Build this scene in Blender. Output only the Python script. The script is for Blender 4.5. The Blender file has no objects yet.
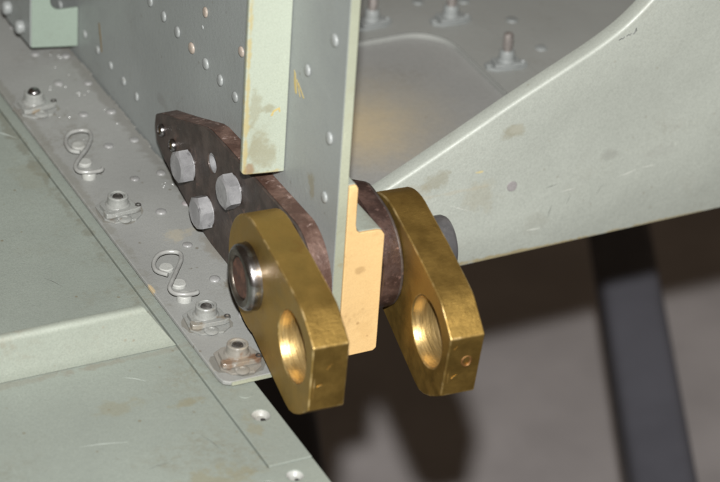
import bpy, bmesh, math, random
from mathutils import Vector, Matrix
random.seed(7)
MM = 0.001
SC = bpy.context.scene
COL = SC.collection

# ------------------------------------------------------------------ camera
cam_d = bpy.data.cameras.new('camera'); cam = bpy.data.objects.new('camera', cam_d); COL.objects.link(cam)
RX = Vector((0.8969, -0.4383, 0.0594)).normalized()          # image right, in world axes
RZ = Vector((0.4013, 0.7497, -0.5263)).normalized()          # view direction
RY = RZ.cross(RX).normalized(); RX = RY.cross(RZ).normalized()   # image down
CAM = Vector((-495.08, -1121.87, 722.62)) * MM
M = Matrix((RX, -RY, -RZ)).transposed().to_4x4(); M.translation = CAM
cam.matrix_world = M
cam_d.sensor_fit = 'HORIZONTAL'; cam_d.sensor_width = 36; cam_d.lens = 150
cam_d.clip_start = 0.05; cam_d.clip_end = 50
cam_d.dof.use_dof = True; cam_d.dof.focus_distance = 1.335; cam_d.dof.aperture_fstop = 11
SC.camera = cam

# ------------------------------------------------------------------ world, light, exposure
W = bpy.data.worlds.new('World'); SC.world = W; W.use_nodes = True
bg = W.node_tree.nodes['Background']
bg.inputs[0].default_value = (1.0, 0.76, 0.55, 1); bg.inputs[1].default_value = 0.10
fl_d = bpy.data.lights.new('flash_lamp', 'SPOT'); fl = bpy.data.objects.new('flash_lamp', fl_d); COL.objects.link(fl)
fl_d.shadow_soft_size = 0.014; fl_d.spot_size = math.radians(41); fl_d.spot_blend = 1.0; fl_d.energy = 176; fl_d.color = (1.0, 0.99, 0.975)
FLP = CAM - RY * 0.10 + RX * 0.005
tgt = Vector((0.085, -0.12, 0.02))
q = (FLP - tgt).to_track_quat('Z', 'Y'); fl.matrix_world = Matrix.Translation(FLP) @ q.to_matrix().to_4x4()
SC.view_settings.view_transform = 'Standard'; SC.view_settings.look = 'None'
SC.view_settings.exposure = 0.0; SC.view_settings.gamma = 1.0; SC.view_settings.use_curve_mapping = False

# ------------------------------------------------------------------ materials
def lin(c):
    return tuple(((v / 255) / 12.92 if v / 255 <= 0.04045 else ((v / 255 + 0.055) / 1.055) ** 2.4) for v in c)

class NT:
    def __init__(s, name):
        s.m = bpy.data.materials.new(name); s.m.use_nodes = True
        s.t = s.m.node_tree; s.b = s.t.nodes['Principled BSDF']
        s.pos = s.t.nodes.new('ShaderNodeNewGeometry').outputs['Position']
        s.loc = s.t.nodes.new('ShaderNodeTexCoord').outputs['Object']
    def n(s, k, **kw):
        nd = s.t.nodes.new(k)
        for a, v in kw.items(): setattr(nd, a, v)
        return nd
    def ln(s, a, b): s.t.links.new(a, b)
    def noise(s, scale, detail=4, rough=0.55, vec=None, stretch=None, seed=0.0):
        nd = s.n('ShaderNodeTexNoise'); nd.inputs['Scale'].default_value = scale
        nd.inputs['Detail'].default_value = detail; nd.inputs['Roughness'].default_value = rough
        v = vec or s.pos
        mp = s.n('ShaderNodeMapping'); s.ln(v, mp.inputs[0])
        mp.inputs['Location'].default_value = (seed * 3.1, seed * 1.7, seed * 2.3)
        if stretch: mp.inputs['Scale'].default_value = stretch
        s.ln(mp.outputs[0], nd.inputs['Vector'])
        return nd.outputs['Fac']
    def ramp(s, fac, a, b, lo=0.0, hi=1.0):
        nd = s.n('ShaderNodeMapRange'); nd.interpolation_type = 'SMOOTHSTEP'
        s.ln(fac, nd.inputs[0]); nd.inputs[1].default_value = a; nd.inputs[2].default_value = b
        nd.inputs[3].default_value = lo; nd.inputs[4].default_value = hi
        return nd.outputs[0]
    def math(s, op, a, b):
        nd = s.n('ShaderNodeMath', operation=op)
        for i, v in enumerate((a, b)):
            if isinstance(v, (int, float)): nd.inputs[i].default_value = v
            else: s.ln(v, nd.inputs[i])
        return nd.outputs[0]
    def mix(s, fac, a, b):
        nd = s.n('ShaderNodeMix', data_type='RGBA')
        if isinstance(fac, (int, float)): nd.inputs[0].default_value = fac
        else: s.ln(fac, nd.inputs[0])
        for i, v in ((6, a), (7, b)):
            if isinstance(v, tuple): nd.inputs[i].default_value = (*v, 1)
            else: s.ln(v, nd.inputs[i])
        return nd.outputs[2]
    def blobnoise(s):
        if not hasattr(s, '_bn'):
            s._bn = s.math('ADD', s.math('MULTIPLY', s.math('SUBTRACT', s.noise(150, 3, 0.65, seed=4.4), 0.5), 2.3), s.math('MULTIPLY', s.math('SUBTRACT', s.noise(600, 2, 0.6, seed=2.4), 0.5), 0.35))
        return s._bn
    def bump(s, hgt, strength, dist, prev=None):
        nd = s.n('ShaderNodeBump'); nd.inputs['Strength'].default_value = strength; nd.inputs['Distance'].default_value = dist
        s.ln(hgt, nd.inputs['Height'])
        if prev: s.ln(prev, nd.inputs['Normal'])
        return nd.outputs[0]

def blob_mask(t, c, r, strength, edge=0.35, rag=1.0):
    """soft uneven patch centred on world point c (mm) with radii r (mm)"""
    sub = t.n('ShaderNodeVectorMath', operation='SUBTRACT'); t.ln(t.pos, sub.inputs[0]); sub.inputs[1].default_value = tuple(v * MM for v in c)
    mul = t.n('ShaderNodeVectorMath', operation='MULTIPLY'); t.ln(sub.outputs[0], mul.inputs[0]); mul.inputs[1].default_value = tuple(1 / (v * MM) for v in r)
    ln_ = t.n('ShaderNodeVectorMath', operation='LENGTH'); t.ln(mul.outputs[0], ln_.inputs[0])
    d = t.math('ADD', ln_.outputs['Value'], t.math('MULTIPLY', t.blobnoise(), rag))
    return t.ramp(d, 1.0, edge, 0.0, strength)

def paint(name, base, rough=0.5, dirt=(0.09, 0.075, 0.05), dirt_amt=0.35, var=0.10, blobs=(), spec=0.4, grime_scale=22, speck=0.25, scratches=0.2, bump=0.25, dents=0.0):
    t = NT(name)
    big = t.noise(11, 3, 0.55, seed=1); mid = t.noise(55, 4, 0.65, seed=2); fine = t.noise(1500, 2, 0.7, seed=3)
    dark = tuple(v * (1 - var * 1.8) for v in base); lite = tuple(min(1, v * (1 + var)) for v in base)
    col = t.mix(t.ramp(big, 0.3, 0.7), dark, lite)
    col = t.mix(t.math('MULTIPLY', t.ramp(mid, 0.50, 0.75), 0.28), col, tuple(v * 0.8 for v in base))
    col = t.mix(t.math('MULTIPLY', t.ramp(fine, 0.35, 0.72), 0.42), col, tuple(v * 0.62 for v in base))
    # grime in drifting patches
    grn = t.noise(300, 3, 0.7, seed=5)
    g = t.math('MULTIPLY', t.ramp(t.noise(grime_scale, 4, 0.65, seed=4), 0.53, 0.76), t.ramp(grn, 0.38, 0.65))
    col = t.mix(t.math('MULTIPLY', g, dirt_amt), col, dirt)
    # specks of dirt and lint
    vo = t.n('ShaderNodeTexVoronoi'); vo.inputs['Scale'].default_value = 120; vo.inputs['Randomness'].default_value = 1.0; t.ln(t.pos, vo.inputs['Vector'])
    sp = t.math('MULTIPLY', t.ramp(vo.outputs['Distance'], 0.13, 0.05), t.ramp(mid, 0.47, 0.53))
    col = t.mix(t.math('MULTIPLY', sp, speck * 1.3), col, dirt)
    # pale scuffs
    sc = t.ramp(t.noise(40, 4, 0.7, stretch=(14, 1.6, 5), seed=7), 0.63, 0.70)
    sc = t.math('MULTIPLY', sc, t.ramp(big, 0.48, 0.6))
    col = t.mix(t.math('MULTIPLY', sc, scratches), col, tuple(min(1, v * 1.5) for v in base))
    for c, r, strength, colr, *e in blobs:
        col = t.mix(blob_mask(t, c, r, strength, *(e or [0.35])), col, colr)
    t.ln(col, t.b.inputs['Base Color'])
    t.ln(t.ramp(mid, 0.3, 0.75, rough - 0.08, rough + 0.12), t.b.inputs['Roughness'])
    t.b.inputs['Specular IOR Level'].default_value = spec
    nb = t.bump(t.noise(330, 3, 0.75, seed=9), bump, 0.0006)
    if dents: nb = t.bump(t.noise(16, 2, 0.5, seed=11), dents, 0.004, nb)
    t.ln(nb, t.b.inputs['Normal'])
    return t.m

def metal(name, base, dark, rough=0.35, metallic=1.0, mix_scale=60, mix_lo=0.4, mix_hi=0.7, stretch=None, spots=None, spot_col=None, bump=0.3, blobs=(), aniso=None, rvar=0.12):
    t = NT(name)
    a = t.noise(mix_scale, 6, 0.65, seed=1, stretch=stretch)
    col = t.mix(t.ramp(a, mix_lo, mix_hi), dark, base)
    fine = t.noise(800, 3, 0.6, seed=3)
    col = t.mix(t.math('MULTIPLY', t.ramp(fine, 0.4, 0.7), 0.25), col, dark)
    if spots:
        s_ = t.ramp(t.noise(spots, 5, 0.7, seed=5), 0.58, 0.68)
        col = t.mix(t.math('MULTIPLY', s_, 0.8), col, spot_col)
    for c, r, strength, colr, *e in blobs:
        col = t.mix(blob_mask(t, c, r, strength, *(e or [0.35])), col, colr)
    t.ln(col, t.b.inputs['Base Color']); t.b.inputs['Metallic'].default_value = metallic
    t.ln(t.ramp(t.noise(120, 5, 0.6, seed=6, stretch=stretch), 0.25, 0.75, rough - rvar, rough + rvar), t.b.inputs['Roughness'])
    nb = t.bump(t.noise(500, 4, 0.65, seed=7), bump, 0.0004)
    if aniso: nb = t.bump(t.noise(60, 4, 0.7, stretch=aniso, seed=9), bump, 0.0005, nb)
    t.ln(nb, t.b.inputs['Normal'])
    return t.m

OLIVE = (0.17, 0.145, 0.075); BROWN = (0.13, 0.08, 0.045); TAN = (0.50, 0.36, 0.17); YEL = (0.55, 0.38, 0.08)
MAT = {}
MAT['web'] = paint('web_paint', (0.232, 0.25, 0.243), 0.45, dirt_amt=0.25, var=0.06, blobs=[((0, -150, 75), (9, 4, 9), 0.5, OLIVE), ((0, -66, 52), (9, 5, 4), 0.5, (0.07, 0.06, 0.05)), ((0, 10, 30), (8, 10, 4), 0.25, (0.1, 0.09, 0.08))])
MAT['web_edge'] = paint('web_edge_paint', (0.30, 0.315, 0.24), 0.5, dirt=(0.2, 0.15, 0.06), dirt_amt=0.6, var=0.12, grime_scale=60)
MAT['flange'] = paint('flange_paint', (0.226, 0.23, 0.218), 0.5, dirt_amt=0.45, var=0.08, speck=0.5, scratches=0.3,
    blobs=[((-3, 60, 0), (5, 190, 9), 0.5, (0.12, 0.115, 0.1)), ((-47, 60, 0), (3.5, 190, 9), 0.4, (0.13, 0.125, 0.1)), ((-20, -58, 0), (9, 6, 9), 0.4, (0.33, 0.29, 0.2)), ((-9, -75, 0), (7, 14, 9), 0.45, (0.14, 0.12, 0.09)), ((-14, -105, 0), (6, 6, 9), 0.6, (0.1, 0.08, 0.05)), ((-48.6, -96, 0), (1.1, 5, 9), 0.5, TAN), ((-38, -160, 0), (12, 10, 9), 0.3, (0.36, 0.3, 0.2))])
MAT['floor'] = paint('floor_paint', (0.208, 0.231, 0.203), 0.5, dirt=(0.12, 0.095, 0.05), dirt_amt=0.4, var=0.06, speck=0.45, scratches=0.25, grime_scale=16,
    blobs=[((-56, 90, 0), (4, 190, 20), 0.5, (0.12, 0.115, 0.085)), ((-65, -177, 0), (9, 4, 20), 0.45, OLIVE), ((-94, -170, 0), (12, 7, 20), 0.3, OLIVE), ((-80, -232, 0), (22, 12, 20), 0.45, OLIVE), ((-70, -138, 0), (60, 2.5, 20), 0.16, BROWN), ((-130, -138, 0), (60, 3, 20), 0.18, BROWN), ((-62, 20, 0), (10, 20, 20), 0.13, OLIVE), ((-48, -205, 0), (4, 14, 20), 0.35, OLIVE)])
MAT['stiffener'] = paint('stiffener_paint', (0.268, 0.292, 0.25), 0.48, dirt=(0.17, 0.11, 0.06), dirt_amt=0.35, var=0.05)
MAT['bracket'] = paint('bracket_paint', (0.30, 0.33, 0.272), 0.5, dirt=OLIVE, dirt_amt=0.5, var=0.07, grime_scale=30,
    blobs=[((-12, -124, 76), (9, 9, 11), 0.42, OLIVE), ((-14, -124, 84), (10, 9, 26), 0.2, OLIVE, -0.3), ((-16, -124, 100), (4, 9, 12), 0.35, OLIVE), ((-9, -124, 99), (4, 9, 3), 0.45, OLIVE), ((-19.3, -124, 100), (1.6, 9, 80), 0.75, (0.33, 0.27, 0.12)), ((-17, -124, 71), (3, 9, 4), 0.6, (0.2, 0.11, 0.05)), ((-10, -124, 67), (12, 9, 1.5), 0.6, (0.33, 0.27, 0.12))])
MAT['block'] = paint('block_paint', (0.225, 0.275, 0.23), 0.45, dirt_amt=0.3, var=0.05)
MAT['gusset'] = paint('gusset_paint', (0.33, 0.35, 0.312), 0.46, dirt=(0.15, 0.12, 0.08), dirt_amt=0.22, var=0.05, speck=0.2, scratches=0.3, spec=0.5, dents=0.5,
    blobs=[((142, -75, 31), (7, 9, 5), 0.6, (0.215, 0.2, 0.14)), ((144, -75, 32), (4, 9, 2.5), 0.35, (0.33, 0.33, 0.28)), ((104, -75, 12), (9, 9, 6), 0.5, (0.215, 0.2, 0.14)), ((196, -75, 7.5), (7, 9, 4), 0.38, (0.19, 0.19, 0.17)), ((127, -75, -2), (13, 9, 11), 0.2, (0.26, 0.22, 0.13)), ((112, -75, 4), (26, 9, 1.4), 0.2, (0.36, 0.3, 0.2)), ((160, -75, -22), (8, 9, 9), 0.18, (0.2, 0.19, 0.15)), ((226, -75, 4), (12, 9, 5), 0.18, (0.22, 0.22, 0.2)), ((126.4, -75, 12.4), (2.4, 9, 0.9), 0.8, (0.48, 0.40, 0.18)), ((150, -75, -37.5), (60, 9, 1.5), 0.7, (0.26, 0.2, 0.08)), ((240, -75, -37), (60, 9, 1.2), 0.6, (0.26, 0.2, 0.08)), ((90, -75, 9), (14, 9, 4), 0.25, (0.24, 0.21, 0.14))])
MAT['shelf'] = paint('shelf_paint', (0.235, 0.24, 0.225), 0.5, dirt_amt=0.3, var=0.05, speck=0.2)
MAT['cover'] = paint('cover_paint', (0.235, 0.236, 0.225), 0.5, dirt_amt=0.2, var=0.05, speck=0.25,
    blobs=[((112, 14, 0), (62, 66, 30), 0.75, (0.40, 0.325, 0.195), -0.6, 0.15), ((98, 2, 0), (44, 52, 30), 0.75, (0.47, 0.36, 0.19), -0.6, 0.15)])
MAT['primer'] = paint('orange_primer', (0.61, 0.415, 0.19), 0.6, dirt=(0.3, 0.19, 0.08), dirt_amt=0.6, var=0.1, speck=0.7, scratches=0.1, grime_scale=60, blobs=[((12, -176, 44), (3, 9, 2), 0.6, (0.3, 0.19, 0.08)), ((16, -176, 12), (6, 9, 8), 0.35, (0.42, 0.27, 0.11)), ((8, -176, 78), (4, 9, 8), 0.3, (0.42, 0.27, 0.11))])
MAT['plate'] = metal('brown_steel', (0.082, 0.062, 0.052), (0.043, 0.033, 0.028), 0.5, 0.3, mix_scale=90, spots=160, spot_col=(0.115, 0.075, 0.06), bump=0.5)
MAT['plate_rim'] = metal('rusty_rim_steel', (0.16, 0.1, 0.078), (0.07, 0.038, 0.028), 0.5, 0.25, mix_scale=110, spots=260, spot_col=(0.36, 0.27, 0.24), bump=0.9)
MAT['plate_rim_dark'] = metal('dark_rim_steel', (0.09, 0.053, 0.042), (0.036, 0.02, 0.016), 0.5, 0.35, mix_scale=110, spots=260, spot_col=(0.15, 0.09, 0.075), bump=0.8)
MAT['brass'] = metal('aged_brass', (0.405, 0.258, 0.07), (0.31, 0.198, 0.053), 0.46, 0.92, mix_scale=26, mix_lo=0.25, mix_hi=0.8, spots=55, spot_col=(0.33, 0.195, 0.052), bump=0.35, aniso=(3, 30, 1.5), rvar=0.08)
MAT['brass_worn'] = metal('worn_brass_edge', (0.60, 0.44, 0.2), (0.34, 0.22, 0.065), 0.45, 0.85, mix_scale=130, mix_lo=0.45, mix_hi=0.65, bump=0.5)
MAT['brass_bright'] = metal('machined_brass', (0.54, 0.39, 0.175), (0.38, 0.26, 0.10), 0.38, 0.85, mix_scale=40, stretch=(20, 1, 1), bump=0.2, aniso=(22, 1.5, 1.5))
MAT['pin'] = metal('pin_steel', (0.36, 0.35, 0.345), (0.2, 0.19, 0.19), 0.25, 1.0, mix_scale=80, bump=0.15, aniso=(20, 1, 1), rvar=0.06)
MAT['pin_dark'] = metal('dark_pin_steel', (0.40, 0.40, 0.41), (0.22, 0.22, 0.23), 0.38, 0.8, mix_scale=80, bump=0.15, rvar=0.05)
MAT['pin_end'] = metal('shaded_pin_end', (0.12, 0.105, 0.085), (0.06, 0.05, 0.04), 0.38, 0.7, mix_scale=120, bump=0.3)  # dark reflection of the surroundings is put into this steel's colour
MAT['rust'] = metal('rusty_core', (0.13, 0.06, 0.038), (0.05, 0.025, 0.018), 0.7, 0.2, mix_scale=200, bump=0.9)
MAT['bolt'] = metal('cadmium_steel', (0.37, 0.37, 0.375), (0.25, 0.25, 0.255), 0.34, 0.4, mix_scale=90, spots=150, spot_col=(0.12, 0.12, 0.125), bump=0.4)
MAT['rivet'] = paint('rivet_paint', (0.232, 0.245, 0.24), 0.42, dirt_amt=0.5, var=0.08, spec=0.4, grime_scale=70)
MAT['rivet_tan'] = paint('rivet_bare_paint', (0.30, 0.255, 0.215), 0.36, dirt_amt=0.3, var=0.15, spec=0.5, grime_scale=200)
MAT['rivet_grey'] = paint('flange_rivet_paint', (0.225, 0.225, 0.22), 0.3, dirt_amt=0.7, var=0.1, spec=0.6, grime_scale=120)
MAT['rivet_red'] = paint('bare_rivet', (0.235, 0.222, 0.22), 0.4, dirt=(0.16, 0.06, 0.05), dirt_amt=0.8, grime_scale=150)
MAT['nut'] = paint('nut_plate_paint', (0.215, 0.22, 0.207), 0.25, dirt=(0.10, 0.065, 0.035), dirt_amt=0.9, var=0.14, spec=0.65, grime_scale=120, speck=0.6, blobs=[((-43, -134, 2), (5, 3, 3), 0.5, (0.17, 0.13, 0.08)), ((-30, -133, 3), (4, 3, 3), 0.6, (0.12, 0.08, 0.04)), ((-44, -35, 2), (4, 2, 2), 0.6, (0.22, 0.14, 0.07)), ((-30, -34, 2), (3, 3, 2), 0.6, (0.08, 0.07, 0.06)), ((-42, 68, 2), (5, 3, 2), 0.7, (0.2, 0.13, 0.05))])
MAT['nut_rust'] = paint('nut_plate_rusty_paint', (0.225, 0.212, 0.185), 0.22, dirt=(0.13, 0.06, 0.025), dirt_amt=0.9, var=0.15, spec=0.65, grime_scale=140, speck=0.6, blobs=[((-43, -166, 3), (4, 4, 3), 0.75, (0.13, 0.07, 0.035)), ((-29, -166, 3), (5, 4, 3), 0.85, (0.10, 0.045, 0.02)), ((-36, -167, 3), (6, 2.5, 2), 0.4, (0.17, 0.11, 0.06))])
MAT['nut_pale'] = paint('anchor_nut_paint', (0.205, 0.217, 0.212), 0.5, dirt_amt=0.45, var=0.1)
MAT['stud'] = metal('stud_steel', (0.38, 0.345, 0.325), (0.22, 0.2, 0.185), 0.32, 0.5, mix_scale=200, bump=0.3)
MAT['wire'] = metal('painted_wire', (0.27, 0.275, 0.26), (0.2, 0.2, 0.19), 0.3, 0.0, mix_scale=200, bump=0.2)
MAT['plug'] = paint('plug_paint', (0.32, 0.325, 0.305), 0.4, dirt_amt=0.4, var=0.05)
MAT['dark'] = paint('dark_hole', (0.02, 0.02, 0.02), 0.7)
MAT['glob'] = paint('paint_drop', (0.23, 0.235, 0.225), 0.2, dirt_amt=0.1, spec=1.0)
MAT['chip_yellow'] = paint('primer_chip', (0.38, 0.30, 0.12), 0.6)
MAT['chip_brown'] = paint('brown_chip', (0.16, 0.105, 0.035), 0.5)
MAT['copper_stain'] = metal('coppery_stain', (0.36, 0.19, 0.06), (0.2, 0.1, 0.035), 0.5, 0.7, mix_scale=300)
MAT['scuff2'] = paint('bright_scuff', (0.46, 0.47, 0.43), 0.45)
MAT['grime'] = paint('grimy_lacquer', (0.175, 0.17, 0.15), 0.3, dirt=(0.09, 0.065, 0.04), dirt_amt=0.8, grime_scale=110, var=0.15)
MAT['thread'] = metal('dark_thread', (0.17, 0.165, 0.155), (0.06, 0.055, 0.05), 0.3, 0.6, mix_scale=300)  # darker steel tone for the thread ends and strap eyes
MAT['scuff'] = paint('pale_scuff', (0.33, 0.36, 0.33), 0.5)
MAT['ink2'] = paint('dark_scratch', (0.13, 0.14, 0.125), 0.5)
MAT['ink'] = paint('pen_ink', (0.05, 0.05, 0.055), 0.5)
MAT['brassy'] = metal('yellow_rivet_core', (0.50, 0.36, 0.14), (0.2, 0.13, 0.05), 0.35, 1.0, bump=0.3)
MAT['post'] = paint('post_paint', (0.072, 0.072, 0.084), 0.5, dirt_amt=0.0, var=0.1, spec=0.3)
MAT['ground'] = paint('concrete_ground', (0.32, 0.297, 0.292), 0.75, dirt=(0.12, 0.09, 0.07), dirt_amt=0.3, var=0.07, grime_scale=5, spec=0.2)

# ------------------------------------------------------------------ helpers
def finish(name, bm, mat, parent=None, bevel=0.0, smooth=True, seg=2, angle=35, loc=None):
    bmesh.ops.recalc_face_normals(bm, faces=bm.faces)
    me = bpy.data.meshes.new(name); bm.to_mesh(me); bm.free()
    me.materials.append(MAT[mat])
    o = bpy.data.objects.new(name, me); COL.objects.link(o)
    if parent: o.parent = parent
    if loc: o.location = loc
    shade(o, bevel, seg, angle, smooth)
    return o

def shade(o, bevel=0.0, seg=2, angle=35, smooth=True):
    me = o.data
    if smooth:
        for p in me.polygons: p.use_smooth = True
        me.set_sharp_from_angle(angle=math.radians(angle))
    if bevel:
        b = o.modifiers.new('bevel', 'BEVEL'); b.width = bevel * MM; b.segments = seg; b.limit_method = 'ANGLE'
        b.angle_limit = math.radians(angle); b.harden_normals = True

def tag(o, label, cat=None, group=None, kind=None):
    if label: o['label'] = label
    if cat: o['category'] = cat
    if group: o['group'] = group
    if kind: o['kind'] = kind
    return o

def empty(name, loc):
    o = bpy.data.objects.new(name, None); COL.objects.link(o); o.location = Vector(loc) * MM; o.empty_display_size = 0.01
    return o

def circle(cx, cy, r, n=32, a0=0.0, a1=2 * math.pi):
    full = abs(a1 - a0 - 2 * math.pi) < 1e-6
    m = n if full else n + 1
    return [(cx + r * math.cos(a0 + (a1 - a0) * i / n), cy + r * math.sin(a0 + (a1 - a0) * i / n)) for i in range(m)]

def to3(ax, u, v, w):
    # plane axis: 'X' -> (u,v)=(Y,Z); 'Y' -> (X,Z); 'Z' -> (X,Y)
    return {'X': (w, u, v), 'Y': (u, w, v), 'Z': (u, v, w)}[ax]

def prism_bm(ax, outer, lo, hi, holes=(), off=(0, 0, 0)):
    bm = bmesh.new(); off = Vector(off)
    edges = []
    for loop in (outer, *holes):
        vs = [bm.verts.new((Vector(to3(ax, u, v, lo)) - off) * MM) for u, v in loop]
        for i in range(len(vs)): edges.append(bm.edges.new((vs[i], vs[(i + 1) % len(vs)])))
    if holes:
        bmesh.ops.triangle_fill(bm, use_beauty=True, use_dissolve=False, edges=edges)
    else:
        bm.faces.new(vs)
    ext = bmesh.ops.extrude_face_region(bm, geom=list(bm.faces))
    d = (Vector(to3(ax, 0, 0, hi)) - Vector(to3(ax, 0, 0, lo))) * MM
    bmesh.ops.translate(bm, vec=d, verts=[e for e in ext['geom'] if isinstance(e, bmesh.types.BMVert)])
    return bm

def prism(name, ax, outer, lo, hi, mat, parent=None, bevel=0.4, holes=(), off=None, seg=2, angle=35):
    if off is None: off = (Vector(parent['_o']) if parent and '_o' in parent else Vector((0, 0, 0)))
    return finish(name, prism_bm(ax, outer, lo, hi, holes, off), mat, parent, bevel, seg=seg, angle=angle)

def lathe_bm(profile, n=28, axis='Z'):
    """profile [(r, h)] revolved about an axis; r=0 closes the end"""
    bm = bmesh.new(); rings = []
    def P(r, h, a):
        c, s = r * math.cos(a), r * math.sin(a)
        return {'Z': (c, s, h), 'X': (h, c, s), 'Y': (c, h, s)}[axis]
    for r, h in profile:
        if r < 1e-6: rings.append([bm.verts.new(Vector(P(0, h, 0)) * MM)])
        else: rings.append([bm.verts.new(Vector(P(r, h, 2 * math.pi * i / n)) * MM) for i in range(n)])
    for a, b in zip(rings, rings[1:]):
        for i in range(n):
            j = (i + 1) % n
            f = [a[i % len(a)], a[j % len(a)], b[j % len(b)], b[i % len(b)]]
            u = []
            for v in f:
                if v not in u: u.append(v)
            if len(u) >= 3: bm.faces.new(u)
    return bm

def lathe(name, profile, mat, parent=None, loc=(0, 0, 0), n=28, axis='Z', angle=35):
    return finish(name, lathe_bm(profile, n, axis), mat, parent, 0, angle=angle, loc=Vector(loc) * MM)

def tube_bm(bm, pts, r, n=8):
    pts = [Vector(p) for p in pts]; prev = None; up = Vector((0, 0, 1))
    for i, p in enumerate(pts):
        d = (pts[min(i + 1, len(pts) - 1)] - pts[max(i - 1, 0)]).normalized()
        u = d.cross(up); u = u.normalized() if u.length > 1e-4 else Vector((1, 0, 0)); w = d.cross(u).normalized()
        ring = [bm.verts.new((p + (u * math.cos(2 * math.pi * k / n) + w * math.sin(2 * math.pi * k / n)) * r) * MM) for k in range(n)]
        if prev:
            for k in range(n): bm.faces.new((prev[k], prev[(k + 1) % n], ring[(k + 1) % n], ring[k]))
        else: bm.faces.new(ring)
        prev = ring
    bm.faces.new(prev)

def spline(pts, k=6):
    out = []
    P = [Vector(p) for p in pts]
    for i in range(len(P) - 1):
        a, b, c, d = P[max(i - 1, 0)], P[i], P[i + 1], P[min(i + 2, len(P) - 1)]
        for j in range(k):
            t = j / k
            out.append(0.5 * ((2 * b) + (c - a) * t + (2 * a - 5 * b + 4 * c - d) * t * t + (3 * b - a - 3 * c + d) * t ** 3))
    out.append(P[-1]); return out

def copy_tree(o, parent=None):
    c = o.copy(); COL.objects.link(c)
    if parent: c.parent = parent
    for ch in list(o.children): copy_tree(ch, c)
    return c

DOME = [(2.75, 0), (2.8, 0.35), (2.55, 0.8), (2.0, 1.08), (1.1, 1.22), (0, 1.25)]
def rivets(parent, axis, sign, pts, mat, scale=1.0, off=(0, 0, 0), prof=DOME, name='rivet'):
    bm = lathe_bm([(r * scale, h * scale * sign) for r, h in prof], 20, axis)
    first = None
    for p in pts:
        if first is None:
            first = o = finish(name, bm, mat, parent, 0, angle=50)
        else:
            o = first.copy(); COL.objects.link(o)
        o.location = (Vector(p) - Vector(off)) * MM
        rot = random.uniform(-0.06, 0.06)
        o.rotation_euler = (rot, -rot * 0.7, rot)
        s = random.uniform(0.93, 1.06); o.scale = (s, s, s)
    return first

# ------------------------------------------------------------------ setting: ground far below
GZ = -560
bm = bmesh.new()
g = [bm.verts.new(Vector(p) * MM) for p in ((-6000, -4000, GZ), (8000, -4000, GZ), (8000, 10000, GZ), (-6000, 10000, GZ))]
bm.faces.new(g)
tag(finish('ground', bm, 'ground'), 'smooth grey concrete floor far below, out of focus', None, None, 'structure')

# ------------------------------------------------------------------ floor panel on the left
FZ = -4.2
fp = prism('floor_panel', 'Z', [(-520, -520), (-53.6, -520), (-53.6, 420), (-520, 420)], FZ - 2, FZ, 'floor', bevel=0.3)
tag(fp, 'pale green flat metal floor panel at lower left', 'panel')
def ch(o, p): o.parent = p; return o
# raised edge strip with countersunk holes
holes = [circle(-41.6, -197.8, 4.0, 24)]
prism('edge_strip', 'Z', [(-53.4, -232), (-34, -232), (-33.4, 420), (-53.4, 420)], FZ - 2, FZ + 1.1, 'floor', fp, 0.35, holes)
holes2 = [circle(-46, -241, 3.6, 24), circle(-59, -243.5, 3.0, 24)]
prism('end_strip', 'Z', [(-300, -520), (-35, -520), (-34, -232.3), (-53.4, -232.3), (-75, -232.3), (-300, -233)], FZ + 0.004, FZ + 0.75, 'floor', fp, 0.3, holes2)
for (x, y, r, dk, zz) in ((-41.6, -197.8, 4.0, False, FZ + 1.1), (-46, -241, 3.6, False, FZ + 0.7), (-59, -243.5, 3.0, True, FZ + 0.7)):
    lathe('countersink', [(r + 0.02, -0.3), (r * 0.62, -1.5), (r * 0.55, -1.9), (0, -2.0)], 'dark' if dk else 'plug', fp, (x, y, zz), 24)
    if not dk:
        lathe('hole', [(r * 0.30, 0.05), (0, 0.08)], 'dark', fp, (x + 0.6, y - 1.0, zz - 1.93), 16)
lathe('flush_rivet', [(3.0, 0), (2.9, 0.25), (0, 0.3)], 'floor', fp, (-41.6, -181.4, FZ + 1.1), 20)

def mark(poly, z, mat, parent, name='scratch'):
    prism(name, 'Z', poly, z, z + 0.08, mat, parent, 0.0)
def streak(x0, y0, x1, y1, w, z, mat, parent):
    d = Vector((x1 - x0, y1 - y0)).normalized(); n_ = Vector((-d.y, d.x)) * w
    mx, my = (x0 + x1) / 2 + n_.x * 2, (y0 + y1) / 2 + n_.y * 2
    mark([(x0, y0), (mx - n_.x, my - n_.y), (x1, y1), (mx + n_.x, my + n_.y)], z, mat, parent)
for a in ((-66, 68, -55, 56, 0.5), (-104, -22, -96, -27, 0.25), (-112, -40, -101, -43, 0.2), (-88, -64, -82, -75, 0.2), (-84, -150, -76, -156, 0.25), (-120, -190, -100, -194, 0.25), (-70, -200, -66, -215, 0.2), (-101, -215, -88, -213, 0.2)):
    streak(*a, FZ - 0.02, 'scuff' if a[4] > 0.22 else 'ink2', fp)
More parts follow.
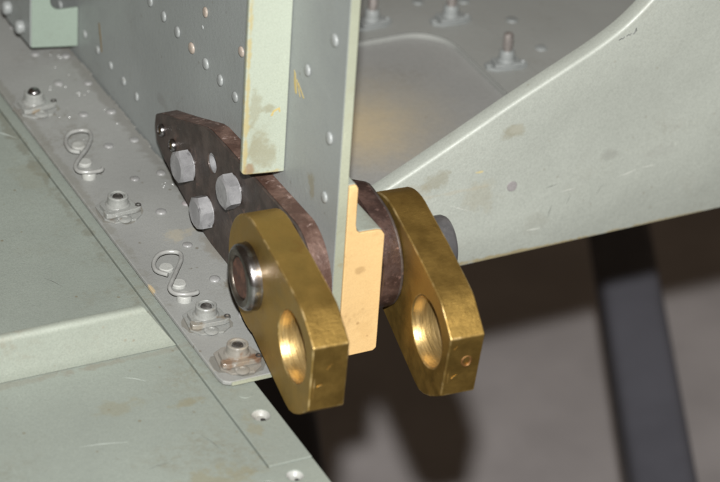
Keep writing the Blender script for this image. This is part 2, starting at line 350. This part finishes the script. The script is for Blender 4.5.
# upright stiffener on the floor panel
def bent_sheet(name, path_pts, mat, parent=None, thick=1.4):
    bm = bmesh.new(); rows = []
    for row in path_pts: rows.append([bm.verts.new(Vector(p) * MM) for p in row])
    for a, b in zip(rows, rows[1:]):
        for i in range(len(a) - 1): bm.faces.new((a[i], a[i + 1], b[i + 1], b[i]))
    o = finish(name, bm, mat, parent, 0, angle=60)
    s = o.modifiers.new('thickness', 'SOLIDIFY'); s.thickness = thick * MM; s.offset = -1; s.use_even_offset = True
    b = o.modifiers.new('bevel', 'BEVEL'); b.width = 0.3 * MM; b.segments = 2; b.limit_method = 'ANGLE'; b.angle_limit = math.radians(40)
    return o
rows = []
H = 22.0
sec = [(-143.5, FZ + 1.5, -54.5), (-137.6, FZ + 1.5, -54.5)]
sec = [(-135.8, FZ + 0.2, -53.5), (-135.8, FZ + 6, -57.5), (-135.8, FZ + H - 2, -67)]
for k in range(0, 7):
    a = math.radians(15 * k); sec.append((-135.8 + 2.2 * (1 - math.cos(a)), FZ + H + 0.7 - 2.2 + 2.2 * math.sin(a), -67.5 - 1.6 * k / 6))
sec.append((-131.8, FZ + H + 0.7, -69.2))
for x0 in range(0, 11):
    f = x0 / 10.0
    rows.append([(xe + (-420 - xe) * f, y, z) for y, z, xe in sec])
st = bent_sheet('floor_stiffener', rows, 'stiffener')
tag(st, 'pale green upright stiffener strip with cut-off end on the floor panel', 'stiffener')

# ------------------------------------------------------------------ bottom flange
fla = prism('bottom_flange', 'Z', [(-49, 420), (-49, -170), (-48.2, -173), (-46, -174.6), (-44, -175), (-0.9, -175), (-0.9, 420)], -2.0, 0.0, 'flange', bevel=0.45)
tag(fla, 'grey painted flange strip with rivets, left of the web plate', 'flange')
e = prism('worn_edge', 'Z', [(-45, -175.05), (-0.3, -175.05), (-0.3, -175.45), (-45, -175.45)], -1.9, -0.25, 'web_edge', fla, 0.0)
e['label'] = 'yellowish worn front edge'
rivets(fla, 'Z', 1, [(-19.5, y, 0) for y in (156, 125, 93, 59.4, 27, -5.6, -37.4, -68.2, -98.9, -130)], 'rivet_grey', 0.88)
rivets(fla, 'Z', 1, [(-5.8, y, 0) for y in (148, 118, 88, 57.5, 28.2, -4.9)], 'rivet_grey', 0.85)
o = bpy.data.objects.new('rivet', None)
bpy.data.objects.remove(o)
rivets(fla, 'Z', 1, [(-5.5, -34.5, 0)], 'rivet_red', 0.85)
# paint drops and bubbles lying on the flange
bm = bmesh.new()
for (x, y, n_, sp) in ((-19.7, 91, 7, 4), (-11, 80, 6, 3.5), (-9.5, 119, 5, 4), (-6.5, 60, 4, 3), (-7.5, -15, 6, 4), (-26, 90, 3, 3), (-20, 26, 4, 2.5), (-30, 60, 2, 6), (-14, 98, 3, 12), (-12, 40, 2, 12)):
    for _ in range(n_):
        r = random.uniform(0.35, 1.0); sub = lathe_bm([(r, 0), (r * 0.85, r * 0.45), (r * 0.4, r * 0.7), (0, r * 0.75)], 8)
        me = bpy.data.meshes.new('tmp'); sub.to_mesh(me); sub.free()
        me.transform(Matrix.Translation(Vector((x + random.gauss(0, sp * 0.5), y + random.gauss(0, sp * 0.5), 0)) * MM)); bm.from_mesh(me); bpy.data.meshes.remove(me)
pd = finish('paint_drops', bm, 'glob', fla, 0, angle=60); pd['kind'] = 'stuff'
# lumps of sealant in the web corner
for y0, y1 in ((-8, 14), (20, 34), (40, 74), (96, 110), (128, 170)):
    bm = bmesh.new()
    tube_bm(bm, [(-1.0 + random.uniform(-0.3, 0.3), y, -0.25 + random.uniform(-0.15, 0.15)) for y in range(y0, y1, 2)], 0.7, 6)
    finish('sealant_bead', bm, 'flange', fla, 0, angle=60)

# ------------------------------------------------------------------ web plate with rivets
web = prism('web_plate', 'X', [(-174.9, -2), (420, -2), (420, 240), (-174.9, 240)], 0.0, 4.4, 'web', bevel=0.0)
tag(web, 'grey-green vertical web plate with rows of rivets', 'plate')
e = prism('front_edge', 'X', [(-175.35, 0), (-174.95, 0), (-174.95, 240), (-175.35, 240)], 0.25, 4.35, 'web_edge', web, 0.15); e['label'] = 'pale worn front edge'
rivets(web, 'X', -1, [(0, 42.3 - 16.2 * i, 75) for i in range(-2, 8) if i != 4], 'rivet', 0.98)
rivets(web, 'X', -1, [(0, -22.8, 75)], 'rivet_tan', 0.95)
rivets(web, 'X', -1, [(0, y, 16.7) for y in (175, 158, 141, 124, 107.4, 90.1, 73.1, 56.3, 39.9)], 'rivet', 0.85)
rivets(web, 'X', -1, [(0, 2.6, 100), (0, -36.3, 100), (0, -75.6, 100)], 'rivet_tan', 0.85)
rivets(web, 'X', -1, [(0, -140.6, 124.3), (0, -164.3, 104.5), (0, -163.1, 75.3), (0, -163.5, 150)], 'rivet', 1.0)
rivets(web, 'X', -1, [(0, -33.5, 91)], 'rivet', 0.4)
def chip(name, ax, poly, at, mat, parent, label=None):
    o = prism(name, ax, poly, at[0], at[1], mat, parent, 0.0); return o
chip('paint_chip', 'X', [(89.8, 32), (88.6, 32.2), (86.3, 25), (84.6, 18), (85.6, 17.6), (87.4, 24)], (-0.12, 0.0), 'chip_brown', web)
chip('paint_chip', 'X', [(-128.0, 118), (-129.4, 117), (-131.5, 108.5), (-130.6, 107.5), (-129.4, 109), (-128.4, 112)], (-0.12, 0.0), 'chip_yellow', web)
chip('paint_chip', 'X', [(-130.5, 114.5), (-131.1, 115.0), (-135, 108.6), (-134.5, 108.2)], (-0.12, 0.0), 'chip_yellow', web)
chip('paint_chip', 'X', [(-132.0, 113.6), (-132.6, 114.2), (-138.6, 109.9), (-138.0, 109.2)], (-0.12, 0.0), 'chip_yellow', web)

# spar cap block with bare orange primer on the sawn end
cap_prof = [(4.6, 0.5), (21.5, 0.5), (22.9, 1.9), (22.9, 59.5), (21.6, 61.6), (19.5, 62.3), (11.2, 62.6), (9.6, 64.2), (9.0, 67), (8.9, 85), (8.0, 86.6), (4.6, 86.6)]
cap = prism('spar_cap', 'Y', cap_prof, -174.4, 120, 'stiffener', bevel=0.3)
tag(cap, 'stepped spar cap bar behind the web, its cut end in bare orange primer', 'spar cap')
e = prism('primed_end', 'Y', [(4.65, 0.6), (21.4, 0.6), (22.8, 2.0), (22.8, 59.4), (21.5, 61.5), (19.4, 62.2), (11.1, 62.5), (9.5, 64.1), (8.9, 67), (8.8, 84.9), (7.9, 86.5), (4.65, 86.5)], -176.0, -174.45, 'primer', cap, 0.4)
e['label'] = 'orange primer on the cut end face'

# ------------------------------------------------------------------ vertical angle bracket on the web
br = empty('angle_bracket', (0, -124, 66)); br['_o'] = (0, -124, 66)
tag(br, 'pale green vertical angle bracket with stained lower end on the web plate', 'bracket')
prism('front_leg', 'Y', [(-0.15, 66), (-0.15, 240), (-19.2, 240), (-20.4, 239), (-20.4, 69.6), (-19.6, 68.3), (-18, 67.9)], -124, -121.4, 'bracket', br, 0.6)
prism('web_leg', 'X', [(-121.3, 66), (-121.3, 240), (-104, 240), (-104, 66)], -2.4, -0.1, 'bracket', br, 0.4)
for poly in ([(-8.2, 95.2), (-7.0, 97.6), (-4.0, 98.6), (-3.6, 96.4), (-4.2, 96.2), (-4.5, 97.6), (-6.6, 96.8), (-7.2, 95)],):
    c = prism('paint_chip', 'Y', poly, -124.14, -123.95, 'chip_yellow', br, 0.0)
del br['_o']

# ------------------------------------------------------------------ block bracket at the far end of the flange
bb = empty('corner_bracket', (-12, 116, 6)); bb['_o'] = (-12, 116, 6)
tag(bb, 'small pale green corner bracket with a rounded notch at the far end of the flange', 'bracket')
notch = [(-9 - 6 * math.sin(math.radians(a)), 33.7 - 6 * math.cos(math.radians(a))) for a in range(0, 91, 15)]
prism('front_face', 'Y', [(-24.9, 9.0), (-0.2, 5.6), (-0.2, 27.4)] + notch + [(-15, 70), (-24.9, 70)], 116, 118, 'block', bb, 0.5)
prism('side_face', 'X', [(116.6, 9.1), (148, 8.4), (154, 10), (158, 15), (159, 22), (159, 70), (116.6, 70)], -25.5, -23.6, 'web', bb, 0.7)
rivets(bb, 'X', -1, [(-25.5, 145.7, 17.4), (-25.5, 127.6, 15.6)], 'rivet', 1.55, off=(-12, 116, 6), prof=[(2.2, 0), (2.3, 1.4), (1.9, 2.1), (1.2, 2.4), (0, 2.5)])
del bb['_o']

# ------------------------------------------------------------------ brown steel fitting plates on both sides of the web
PY, PZ, PR = -150.0, 34.0, 25.5
front = [(PY - PR * math.sin(math.radians(a)), PZ - PR * math.cos(math.radians(a))) for a in range(0, 171, 10)]
left_prof = [(-5.2, 33), (-4.4, 27), (-7, 20), (-17, 14.5), (-35, 8.6), (-50, 4.8), (-60, 1.8), (-72, 0.6), (-115, 0.6)] + front + [(-145.5, 58.9), (-118, 58.3), (-98.8, 57.8), (-80, 57.4), (-66, 56.8), (-60, 55.4), (-33, 44.4), (-8, 34.8)]
PT = 9.5
pl = empty('fitting_plate', (-PT, -80, 0)); pl['_o'] = (-PT, -80, 0)
tag(pl, 'dark brown steel fitting plate with a rusty rim, bolted to the grey web', 'plate')
prism('face', 'X', left_prof, -PT, -PT + 1.5, 'plate', pl, 0.5, holes=[circle(-69.5, 42, 4.7, 24)])
def ring_inset(poly, d):
    return poly
prism('rim', 'X', left_prof, -PT + 1.5, -0.1, 'plate_rim', pl, 0.0, holes=[circle(-69.5, 42, 4.7, 24)])
lathe('hole_bush', [(4.65, 0.6), (3.7, 0.6), (3.7, 8), (0, 8)], 'bolt', pl, (0, 10.5, 42), 24, 'X')
for y, z in ((-14, 29.1), (-27.1, 28.2)):
    r_ = lathe('tubular_rivet', [(3.0, 0), (3.1, -0.8), (2.7, -1.7), (1.9, -2.1), (1.5, -1.5), (0, -1.4)], 'pin', pl, (0, y + 80, z), 20, 'X')
    lathe('rivet_core', [(1.5, -1.6), (0, -1.75)], 'brassy', r_, (0, 0, 0), 12, 'X')
del pl['_o']
right_prof = [(-40, 20), (-44, 8), (-115, 4)] + [(y - 2.5, z + 2.3) for y, z in front] + [(-146, 63.0), (-141.5, 63.2), (-138, 62.2), (-90, 40)]
p2 = empty('fitting_plate', (33, -100, 0)); p2['_o'] = (33, -100, 0)
tag(p2, 'dark maroon steel fitting plate between the orange spar end and the right brass lug', 'plate')
prism('face', 'X', right_prof, 31.2, 32.6, 'plate', p2, 0.5)
prism('rim', 'X', right_prof, 23.1, 31.2, 'plate_rim_dark', p2, 0.0)
del p2['_o']

# ------------------------------------------------------------------ hex bolts
def bolt(y, z, rot, label, stud=7.0):
    root = empty('hex_bolt', (-PT, y, z))
    tag(root, label, 'bolt', 'hex bolts in the brown fitting plate')
    AF = 14.3; R = AF / math.sqrt(3); n = 36; h = 6.6
    lathe('washer_face', [(7.2, -0.02), (7.2, -0.7), (0, -0.7)], 'bolt', root, (0, 0, 0), 28, 'X')
    bm = bmesh.new()
    # hex prism with chamfered crown: rings sampled round the head
    def hexr(a):
        k = (a - rot) % (math.pi / 3) - math.pi / 6
        return (AF / 2) / math.cos(k)
    angs = sorted(set([rot + math.pi / 3 * i for i in range(6)] + [rot + math.pi / 3 * i + math.pi / 18 * j for i in range(6) for j in range(1, 6)]))
    rings = []
    for x, f in ((-0.7, 0), (-h, 0), (-h, 1), (-h - 0.02, 2)):
        ring = []
        for a in angs:
            r = hexr(a); xx = x
            if x == -h and f == 0:
                xx = -h + max(0.0, (r - 6.3)) * 0.7
            if f == 1: r = 6.2
            if f == 2: r = 3.0
            ring.append(bm.verts.new(Vector((xx, r * math.cos(a), r * math.sin(a))) * MM))
        rings.append(ring)
    for a_, b_ in zip(rings, rings[1:]):
        for i in range(len(angs)):
            j = (i + 1) % len(angs); bm.faces.new((a_[i], a_[j], b_[j], b_[i]))
    bm.faces.new(rings[-1]); bm.faces.new(rings[0])
    bmesh.ops.rotate(bm, verts=bm.verts, cent=(0, 0, 0), matrix=Matrix.Identity(3))
    finish('head', bm, 'bolt', root, 0, angle=20)
    return root
bolt(-44.6, 27.2, math.radians(28), 'grey hex bolt nearest the two small rivets of the brown plate')
bolt(-94.8, 42.1, math.radians(14), 'grey hex bolt just below the pale green vertical bracket')
bolt(-67.2, 15.5, math.radians(33), 'lowest grey hex bolt, beside the rounded back of the left brass lug')

# ------------------------------------------------------------------ brass lugs and the pin through them
YAW = math.radians(3.5)
def lug(px, label, ang, thick):
    loc = Vector((px, -152.1 - (px + 28.5) * math.tan(YAW), 35.7))
    root = empty('brass_lug', loc); root.rotation_euler = (0, 0, -YAW)
    tag(root, label, 'lug', 'brass lugs on the pin')
    prof = [(26.8 * math.cos(math.radians(a)), 26.8 * math.sin(math.radians(a))) for a in range(78, 279, 8)]
    prof += [(4.7, -26.3), (24, -31.2), (44, -36.2), (49.5, -36.9), (54.5, -35.3), (60.0, -31.9), (65.5, -27.4), (69.3, -24.0),
             (70.9, 8.0), (66, 11.5), (60.0, 15.6), (57.6, 17.2), (55, 18.4), (49, 19.8), (28, 23.6)]
    ca, sa = math.cos(ang), math.sin(ang)
    rot = lambda p: (-(p[0] * ca - p[1] * sa), p[0] * sa + p[1] * ca)
    prof = [rot(p) for p in prof]
    hc = rot((48.9, -4.95)); HR = 15.3
    body = prism('body', 'X', prof, 0, thick, 'brass', root, 0.7, holes=[circle(hc[0], hc[1], HR + 0.35, 48), circle(0, 0, 12.3, 32)], off=(0, 0, 0), seg=3, angle=22)
    body.data.materials.append(MAT['brass_worn']); body.modifiers['bevel'].material = 1
    lathe('bore', [(HR + 0.3, 0.25), (HR + 0.32, thick - 0.25), (HR, thick - 0.7), (HR, 0.7), (HR + 0.3, 0.25)], 'brass_bright', root, (0, hc[0], hc[1]), 56, 'X', angle=40)
    return root, rot
L1, r1 = lug(-27.6, 'left aged brass lug with a large bore, beside the grey flange strip', 0.0, 16.2)
L2, r2 = lug(34.0, 'right aged brass lug in front of the pale gusset plate', math.radians(-6.3), 15.8)
o = prism('punch_mark', 'X', circle(0, 0, 1, 8), 0, 0.1, 'brassy', L1, 0.0, off=(0, 0, 0)); bpy.data.objects.remove(o)
# scratches and dings on the end faces of the lugs
def ding(L_, rr, pts):
    for x0, u0, x1, u1, w in pts:
        p = rr((70.3, (u0 + u1) / 2)); fw = 69.6 + ((u0 + u1) / 2 + 20.5) / 30.1 * 1.3; p = rr((fw, (u0 + u1) / 2))
        d = Vector((x1 - x0, u1 - u0)).normalized(); n_ = Vector((-d.y, d.x)) * w; cx = (x0 + x1) / 2; hz = (u1 - u0) / 2
        prism('scratch', 'Y', [(x0, p[1] - hz), (cx - n_.x, p[1] - n_.y), (x1, p[1] + hz), (cx + n_.x * 0.7, p[1] + n_.y * 0.7)], p[0] - 0.14, p[0] + 0.1, 'brass_worn', L_, 0.0, off=(0, 0, 0))
ding(L1, r1, [(3, -12, 5.4, -11.4, 0.35), (7, -4, 9.5, -1, 0.22), (1.6, -18, 1.9, -5, 0.3)])
ding(L2, r2, [(2.5, 2, 5, 5, 0.18), (1.7, -17, 2.0, -8, 0.25), (3.4, -14.6, 6, -12.6, 0.25)])
# drawn ring mark on the end face of the right lug
c0 = r2((70.4, -5.5)); bm = bmesh.new()
ringpts = [Vector((9.2 + 2.0 * math.cos(a), c0[0] + 0.2 - 0.05 * math.sin(a), c0[1] + 2.5 * math.sin(a))) for a in [i * math.pi / 9 for i in range(19)]]
tube_bm(bm, ringpts, 0.55, 6)
finish('stamped_ring', bm, 'copper_stain', L2, 0)

pinroot = empty('hinge_pin', (-31, -152.1, 35.7)); pinroot.rotation_euler = (0, 0, -YAW)
tag(pinroot, 'steel pin through both brass lugs with a rusty hollow centre', 'pin')
lathe('collar', [(15.0, 3.38), (14.8, 2.2), (14.7, 0.2), (14.3, -1.0), (13.5, -1.9), (12.6, -2.3)], 'pin', pinroot, (0, 0, 0), 56, 'X', angle=60)
lathe('end_face', [(12.6, -2.28), (11.4, -2.4), (10.4, -2.3), (9.8, -1.9), (9.5, -1.0), (9.5, 2.0)], 'pin_end', pinroot, (0, 0, 0), 56, 'X', angle=60)
lathe('core', [(9.55, -0.4), (8.6, -1.4), (0, -1.6)], 'rust', pinroot, (0, 0, 0), 32, 'X')
lathe('shaft', [(0, 3.2), (11.9, 3.2), (12.2, 60), (12.6, 70), (12.6, 93.6), (11.9, 95.0), (10.2, 95.4), (0, 95.4)], 'pin_dark', pinroot, (0, 0, 0), 56, 'X', angle=40)

# ------------------------------------------------------------------ gusset plate on the right
lip = [(-4, -27), (30, -10), (55, 2), (75, 11.8), (96.2, 22.6), (122.3, 36.3), (140, 45.8), (158.8, 55.2), (171.7, 61.6), (184.5, 68.2), (197, 76), (207.4, 85), (216, 94.5), (228, 112), (238, 135), (246, 165), (250, 200)]
cur = [(p.x, p.y) for p in spline([(a, b, 0) for a, b in lip], 4)]
rows = []
r = 1.7
for i, (x, z) in enumerate(cur):
    a = cur[max(i - 1, 0)]; b = cur[min(i + 1, len(cur) - 1)]
    t = Vector((b[0] - a[0], b[1] - a[1])).normalized(); nrm = Vector((-t.y, t.x))
    row = []
    base = Vector((x, z)) - nrm * r
    zb = -38.2 + (x - 121.6) * 0.0118
    row.append((base.x + (0.0 if z < 95 else 0), -75, zb if zb < base.y else base.y - 1))
    for f in (0.25, 0.5, 0.75): row.append((base.x, -75, row[0][2] + (base.y - row[0][2]) * f))
    for k in range(0, 8):
        an = math.radians(90 * k / 7); pp = base + nrm * (r * math.sin(an))
        row.append((pp.x, -75 + r * (1 - math.cos(an)), pp.y))
    row.append((x, -66.5, z))
    rows.append(row)
rows.append([(460, y, max(zb2, 0) if False else zb2) for (xx, y, zb2) in [(p[0], p[1], p[2]) for p in rows[-1]]])
rows[-1][0] = (460, -75, -34.2)
gu = bent_sheet('gusset_plate', rows, 'gusset', None, 1.6)
tag(gu, 'large pale grey-green gusset plate with a curled upper edge, right of the lugs', 'gusset')
rivets(gu, 'Y', -1, [(144.6, -75.2, 1.0)], 'rivet_red', 1.0, prof=[(2.9, 0), (2.7, 0.3), (0, 0.4)], name='flush_rivet')
for x0, z0, x1, z1, w, mt in ((172, -8, 180, -7.4, 0.3, 'scuff2'), (205, -6, 214, -4, 0.3, 'scuff2'), (216, -3.6, 224, -3.4, 0.25, 'scuff2'), (163, -4, 170, -3, 0.2, 'ink2'), (168, -14, 166, -22, 0.2, 'ink2'), (155, -26, 163, -26.4, 0.3, 'scuff2'), (196, -8, 192, -14, 0.15, 'ink2'), (110, -2, 124, -9, 0.2, 'scuff2'), (178, -10.5, 176, -16, 0.15, 'ink2')):
    d = Vector((x1 - x0, z1 - z0)).normalized(); n_ = Vector((-d.y, d.x)) * w
    prism('scratch', 'Y', [(x0, z0), ((x0 + x1) / 2 - n_.x, (z0 + z1) / 2 - n_.y), (x1, z1), ((x0 + x1) / 2 + n_.x * 0.6, (z0 + z1) / 2 + n_.y * 0.6)], -75.12, -75.02, mt, gu, 0.0)
bm = bmesh.new()
for seg_ in ([(195.0, 70.2), (196.5, 70.9), (197.2, 70.6), (198, 71.6)], [(199, 71.6), (200.2, 72.4), (200.8, 71.9), (201.6, 72.7)], [(202.4, 72.0), (203.4, 72.8), (204.0, 75.2), (204.2, 73.4)]):
    tube_bm(bm, [(x, -75.05, z) for x, z in seg_], 0.22, 5)
finish('pen_mark', bm, 'ink', gu, 0)

# ------------------------------------------------------------------ horizontal shelf behind the gusset
def rrect(x0, y0, x1, y1, rad, n=8):
    out = []
    for cx, cy, a0 in ((x1 - rad, y0 + rad, -90), (x1 - rad, y1 - rad, 0), (x0 + rad, y1 - rad, 90), (x0 + rad, y0 + rad, 180)):
        for i in range(n + 1):
            a = math.radians(a0 + 90 * i / n); out.append((cx + rad * math.cos(a), cy + rad * math.sin(a)))
    return out
hole = rrect(56, -62, 186.3, 81.5, 22)
sh = prism('shelf_panel', 'Z', [(23.2, -72), (460, -72), (460, 420), (23.2, 420)], -3.0, 0, 'shelf', bevel=0.3, holes=[hole])
tag(sh, 'grey horizontal panel behind the gusset plate, framing the access cover', 'panel')
prism('doubler', 'Z', rrect(36, -70, 211, 103, 40, 10), 0.004, 0.7, 'shelf', sh, 0.5, holes=[rrect(55.8, -62.2, 186.6, 81.8, 22.2)])
rivets(sh, 'Z', 1, [(226.3, 43.7, 0), (226.9, 76.2, 0), (213, 104, 0), (189.4, 111, 0), (150, 112, 0), (228, 10, 0), (240, 110, 0)], 'nut_pale', 1.15, prof=[(2.8, 0), (2.5, 0.6), (1.2, 0.9), (0, 1.0)])
cv = prism('access_cover', 'Z', rrect(46, -70, 196, 91, 24), -5.6, -3.02, 'cover', bevel=0.4)
tag(cv, 'grey recessed access cover with a tan overspray patch behind the web', 'cover')

# anchor nuts with studs round the cover
def anchor_nut(x, y, rz, label):
    root = empty('anchor_nut', (x, y, 0.7)); root.rotation_euler = (0, 0, rz)
    tag(root, label, 'nut', 'anchor nuts with studs round the access cover')
    prism('base_plate', 'Z', [(-11, -2.4), (-7, -5), (7, -5), (11, -2.4), (11, 2.4), (7, 5), (-7, 5), (-11, 2.4)], 0.004, 1.6, 'nut_pale', root, 0.3, off=(0, 0, 0))
    prism('cage', 'Z', [(-7, -4.2), (7, -4.2), (7, 4.2), (-7, 4.2)], 1.6, 3.6, 'nut_pale', root, 0.6, off=(0, 0, 0))
    lathe('barrel', [(4.7, 1.6), (4.7, 4.2), (4.0, 5.0), (3.9, 9.0), (3.4, 9.8), (0, 9.8)], 'nut_pale', root, (0, 0, 0), 24)
    lathe('stud', [(2.55, 9.8), (2.55, 17.8), (2.2, 18.8), (1.2, 19.3), (0, 19.4)], 'stud', root, (0, 0, 0), 20)
    for s in (-1, 1):
        lathe('ear_rivet', [(1.9, 1.6), (1.7, 2.2), (0, 2.5)], 'nut_pale', root, (9 * s, 0, 0), 14)
    bm = bmesh.new(); tube_bm(bm, [(-7.5, -4.8, 2.8), (0, -5.6, 2.9), (7.5, -4.8, 2.8), (9.6, -3.2, 2.8), (9.6, -1.4, 2.8), (8, -0.8, 2.8)], 0.7, 6)
    finish('spring_clip', bm, 'nut_pale', root, 0)
anchor_nut(154, 95, math.radians(3), 'grey anchor nut with a bare stud, nearest the edge of the web plate')
anchor_nut(195, 85, math.radians(-4), 'grey anchor nut with a stud cut off by the top of the picture')
anchor_nut(199, 31.5, math.radians(-10), 'grey anchor nut with a short bare stud, nearest the gusset plate')

# ------------------------------------------------------------------ nut plates along the flange
def nut_plate(x, y, rz, mat, label, tip=None):
    root = empty('nut_plate', (x, y, 0)); root.rotation_euler = (0, 0, rz)
    tag(root, label, 'nut plate', 'nut plates along the flange')
    prism('base_plate', 'Z', [(-9.2, -5.5), (-5.5, -10.2), (4.5, -10.6), (8.6, -7), (9.6, -1), (8.8, 6), (5, 10), (-4.5, 10), (-9.0, 6.5)], 0.08, 1.1, mat, root, 0.2, off=(0, 0, 0))
    prism('cage', 'Z', [(-7.4, -3.4), (7.2, -3.4), (7.6, -1.5), (7.2, 4.6), (3.6, 7.2), (-4.2, 7.2), (-7.6, 4.5)], 1.1, 3.3, mat, root, 0.22, off=(0, 0, 0))
    lathe('barrel', [(5.9, 3.3), (5.6, 3.9), (5.0, 4.3), (4.6, 6.6), (4.75, 6.75), (4.75, 7.9), (4.35, 8.35), (3.55, 8.35), (3.2, 8.0), (3.1, 7.0), (0, 6.9)], mat, root, (0, 1.2, 0), 28, angle=28)
    lathe('thread_end', [(2.6, 6.9), (2.5, 7.7), (2.0, 8.1), (1.5, 7.7), (0, 7.6)] if tip is None else [(3.05, 6.9), (3.0, 8.7), (2.4, 9.5), (1.3, 9.9), (0, 10.0)], 'thread' if tip is None else tip, root, (0, 1.2, 0), 18)
    gpts = []
    for k in range(26):
        a = 2 * math.pi * k / 26; rr = 11.2 + random.uniform(-1.6, 1.4) + 1.2 * math.cos(2 * a)
        gpts.append((rr * 0.93 * math.cos(a), rr * 1.05 * math.sin(a) - 0.6))
    prism('grime', 'Z', gpts, 0.0, 0.06, 'grime', root, 0.0, off=(0, 0, 0))
    # flat spring strap across the front with folded eyes at both ends
    prism('spring_strap', 'Z', [(-8.6, -6.6), (-6.2, -7.4), (6.4, -6.2), (9.0, -5.0), (9.6, -2.6), (8.2, -1.6), (7.0, -3.6), (-6.4, -4.6), (-7.4, -2.6), (-8.8, -3.2)], 1.5, 3.9, mat, root, 0.3, off=(0, 0, 0))
    lathe('strap_eye', [(1.5, 3.9), (1.4, 4.3), (0.8, 4.3), (0.7, 3.6), (0, 3.5)], 'thread', root, (8.2, -3.6, 0), 14)
    lathe('ear_rivet', [(3.3, 1.1), (3.3, 1.6), (2.6, 2.1), (1.5, 2.2), (1.1, 1.8), (0, 1.75)], mat, root, (-0.6, -9.0, 0), 20, angle=35)
    lathe('ear_rivet', [(2.6, 1.1), (2.4, 1.9), (0, 2.4)], mat, root, (0.0, 8.4, 0), 16)
nut_plate(-39, 74, math.radians(4), 'nut', 'grey painted nut plate on the flange nearest the small corner bracket', 'pin')
nut_plate(-37.6, -30, 0, 'nut', 'grey nut plate on the flange between the two bent wire clips')
nut_plate(-36.6, -129, math.radians(-6), 'nut', 'stained nut plate on the flange just below the nearer bent wire clip')
nut_plate(-36.2, -161.5, math.radians(-8), 'nut_rust', 'rust-streaked nut plate at the front end of the flange')

# ------------------------------------------------------------------ bent wire clips on plugs
def wire_clip(pts, plugs, label):
    c = (plugs[1][0], plugs[1][1], 0)
    root = empty('wire_clip', c); tag(root, label, 'wire clip', 'bent wire clips on the flange')
    bm = bmesh.new(); P = spline([(x - c[0], y - c[1], z) for x, y, z in pts], 5)
    tube_bm(bm, P, 1.05, 10); finish('wire', bm, 'wire', root, 0, angle=60)
    for i, (x, y, h) in enumerate(plugs):
        lathe('plug', [(3.4, 0.004), (3.4, h * 0.7), (2.9, h), (0, h)], 'plug', root, (x - c[0], y - c[1], 0), 22)
def zs(pts, z0):
    return [(x, y, z) for (x, y), z in zip(pts, z0)]
z14 = [3.2, 3.2, 3.4, 3.7, 4, 4, 4, 4.4, 4.6, 4.4, 4.2, 4.2, 4.1, 4.0]
wire_clip(zs([(-36.3, 21.4), (-39.8, 24.8), (-39.2, 32.7), (-35, 38.8), (-29.2, 39.5), (-25.8, 36.6), (-27, 31), (-32.6, 22.1), (-38.8, 15), (-43.6, 8.8), (-44, 3.7), (-39.6, 1.2), (-34.3, 0.9), (-32.4, 2.8)], z14),
          [(-33.3, 31.2, 1.4), (-36.3, 15.4, 1.6), (-38.9, 3.4, 3.0)], 'bent wire clip shaped like a figure two, farther one on the flange')
wire_clip(zs([(-39.4, -92.4), (-42.9, -87.6), (-41.6, -81.3), (-36.9, -76.2), (-31.7, -76.1), (-28, -79), (-29.7, -84.3), (-35.4, -92.5), (-41.2, -100.5), (-43.8, -104.7), (-43.2, -108.9), (-38.7, -111.5), (-34.1, -111.8), (-33.1, -110.5)], z14),
          [(-36.3, -83.2, 1.4), (-36.3, -97.6, 1.6), (-38.7, -109.4, 3.0)], 'bent wire clip shaped like a figure two, nearer one beside the left brass lug')

# ------------------------------------------------------------------ dark posts in the background
def at(px, py, depth):
    return CAM + RX * ((px - 360) / 3000 * depth) + RY * ((py - 241) / 3000 * depth) + RZ * depth
def post(A, B, wa, wb, label):
    d = (B - A)
    # carry on down to the ground
    k = (GZ * MM - A.z) / d.z; Bg = A + d * k; A0 = A - d * 0.6
    L = (Bg - A0).length; zax = (Bg - A0).normalized()
    xax = (RX - zax * RX.dot(zax)).normalized(); yax = zax.cross(xax)
    bm = bmesh.new(); rings = []
    n = 24
    for f in (0, 1):
        w = wa + (wb - wa) * f; ring = []
        h_ = w / 2; rr = w * 0.22
        pts = []
        for cx, cy, a0 in ((h_ - rr, -h_ + rr, -90), (h_ - rr, h_ - rr, 0), (-h_ + rr, h_ - rr, 90), (-h_ + rr, -h_ + rr, 180)):
            for i in range(5):
                a = math.radians(a0 + 22.5 * i); pts.append((cx + rr * math.cos(a), cy + rr * math.sin(a)))
        for u, v in pts: ring.append(bm.verts.new(xax * u + yax * v + zax * (L * f)))
        rings.append(ring)
    m = len(rings[0])
    for i in range(m): bm.faces.new((rings[0][i], rings[0][(i + 1) % m], rings[1][(i + 1) % m], rings[1][i]))
    bm.faces.new(rings[0]); bm.faces.new(rings[1])
    o = finish('stand_post', bm, 'post', None, 0, angle=40, loc=A0)
    tag(o, label, 'post')
post(at(618, 228, 2.05), at(662, 490, 1.86), 0.0385, 0.0500, 'dark grey slanting post in the blurred background under the gusset plate')
post(at(278, 370, 2.0), at(292, 470, 1.95), 0.040, 0.042, 'black post in shadow below the left brass lug')
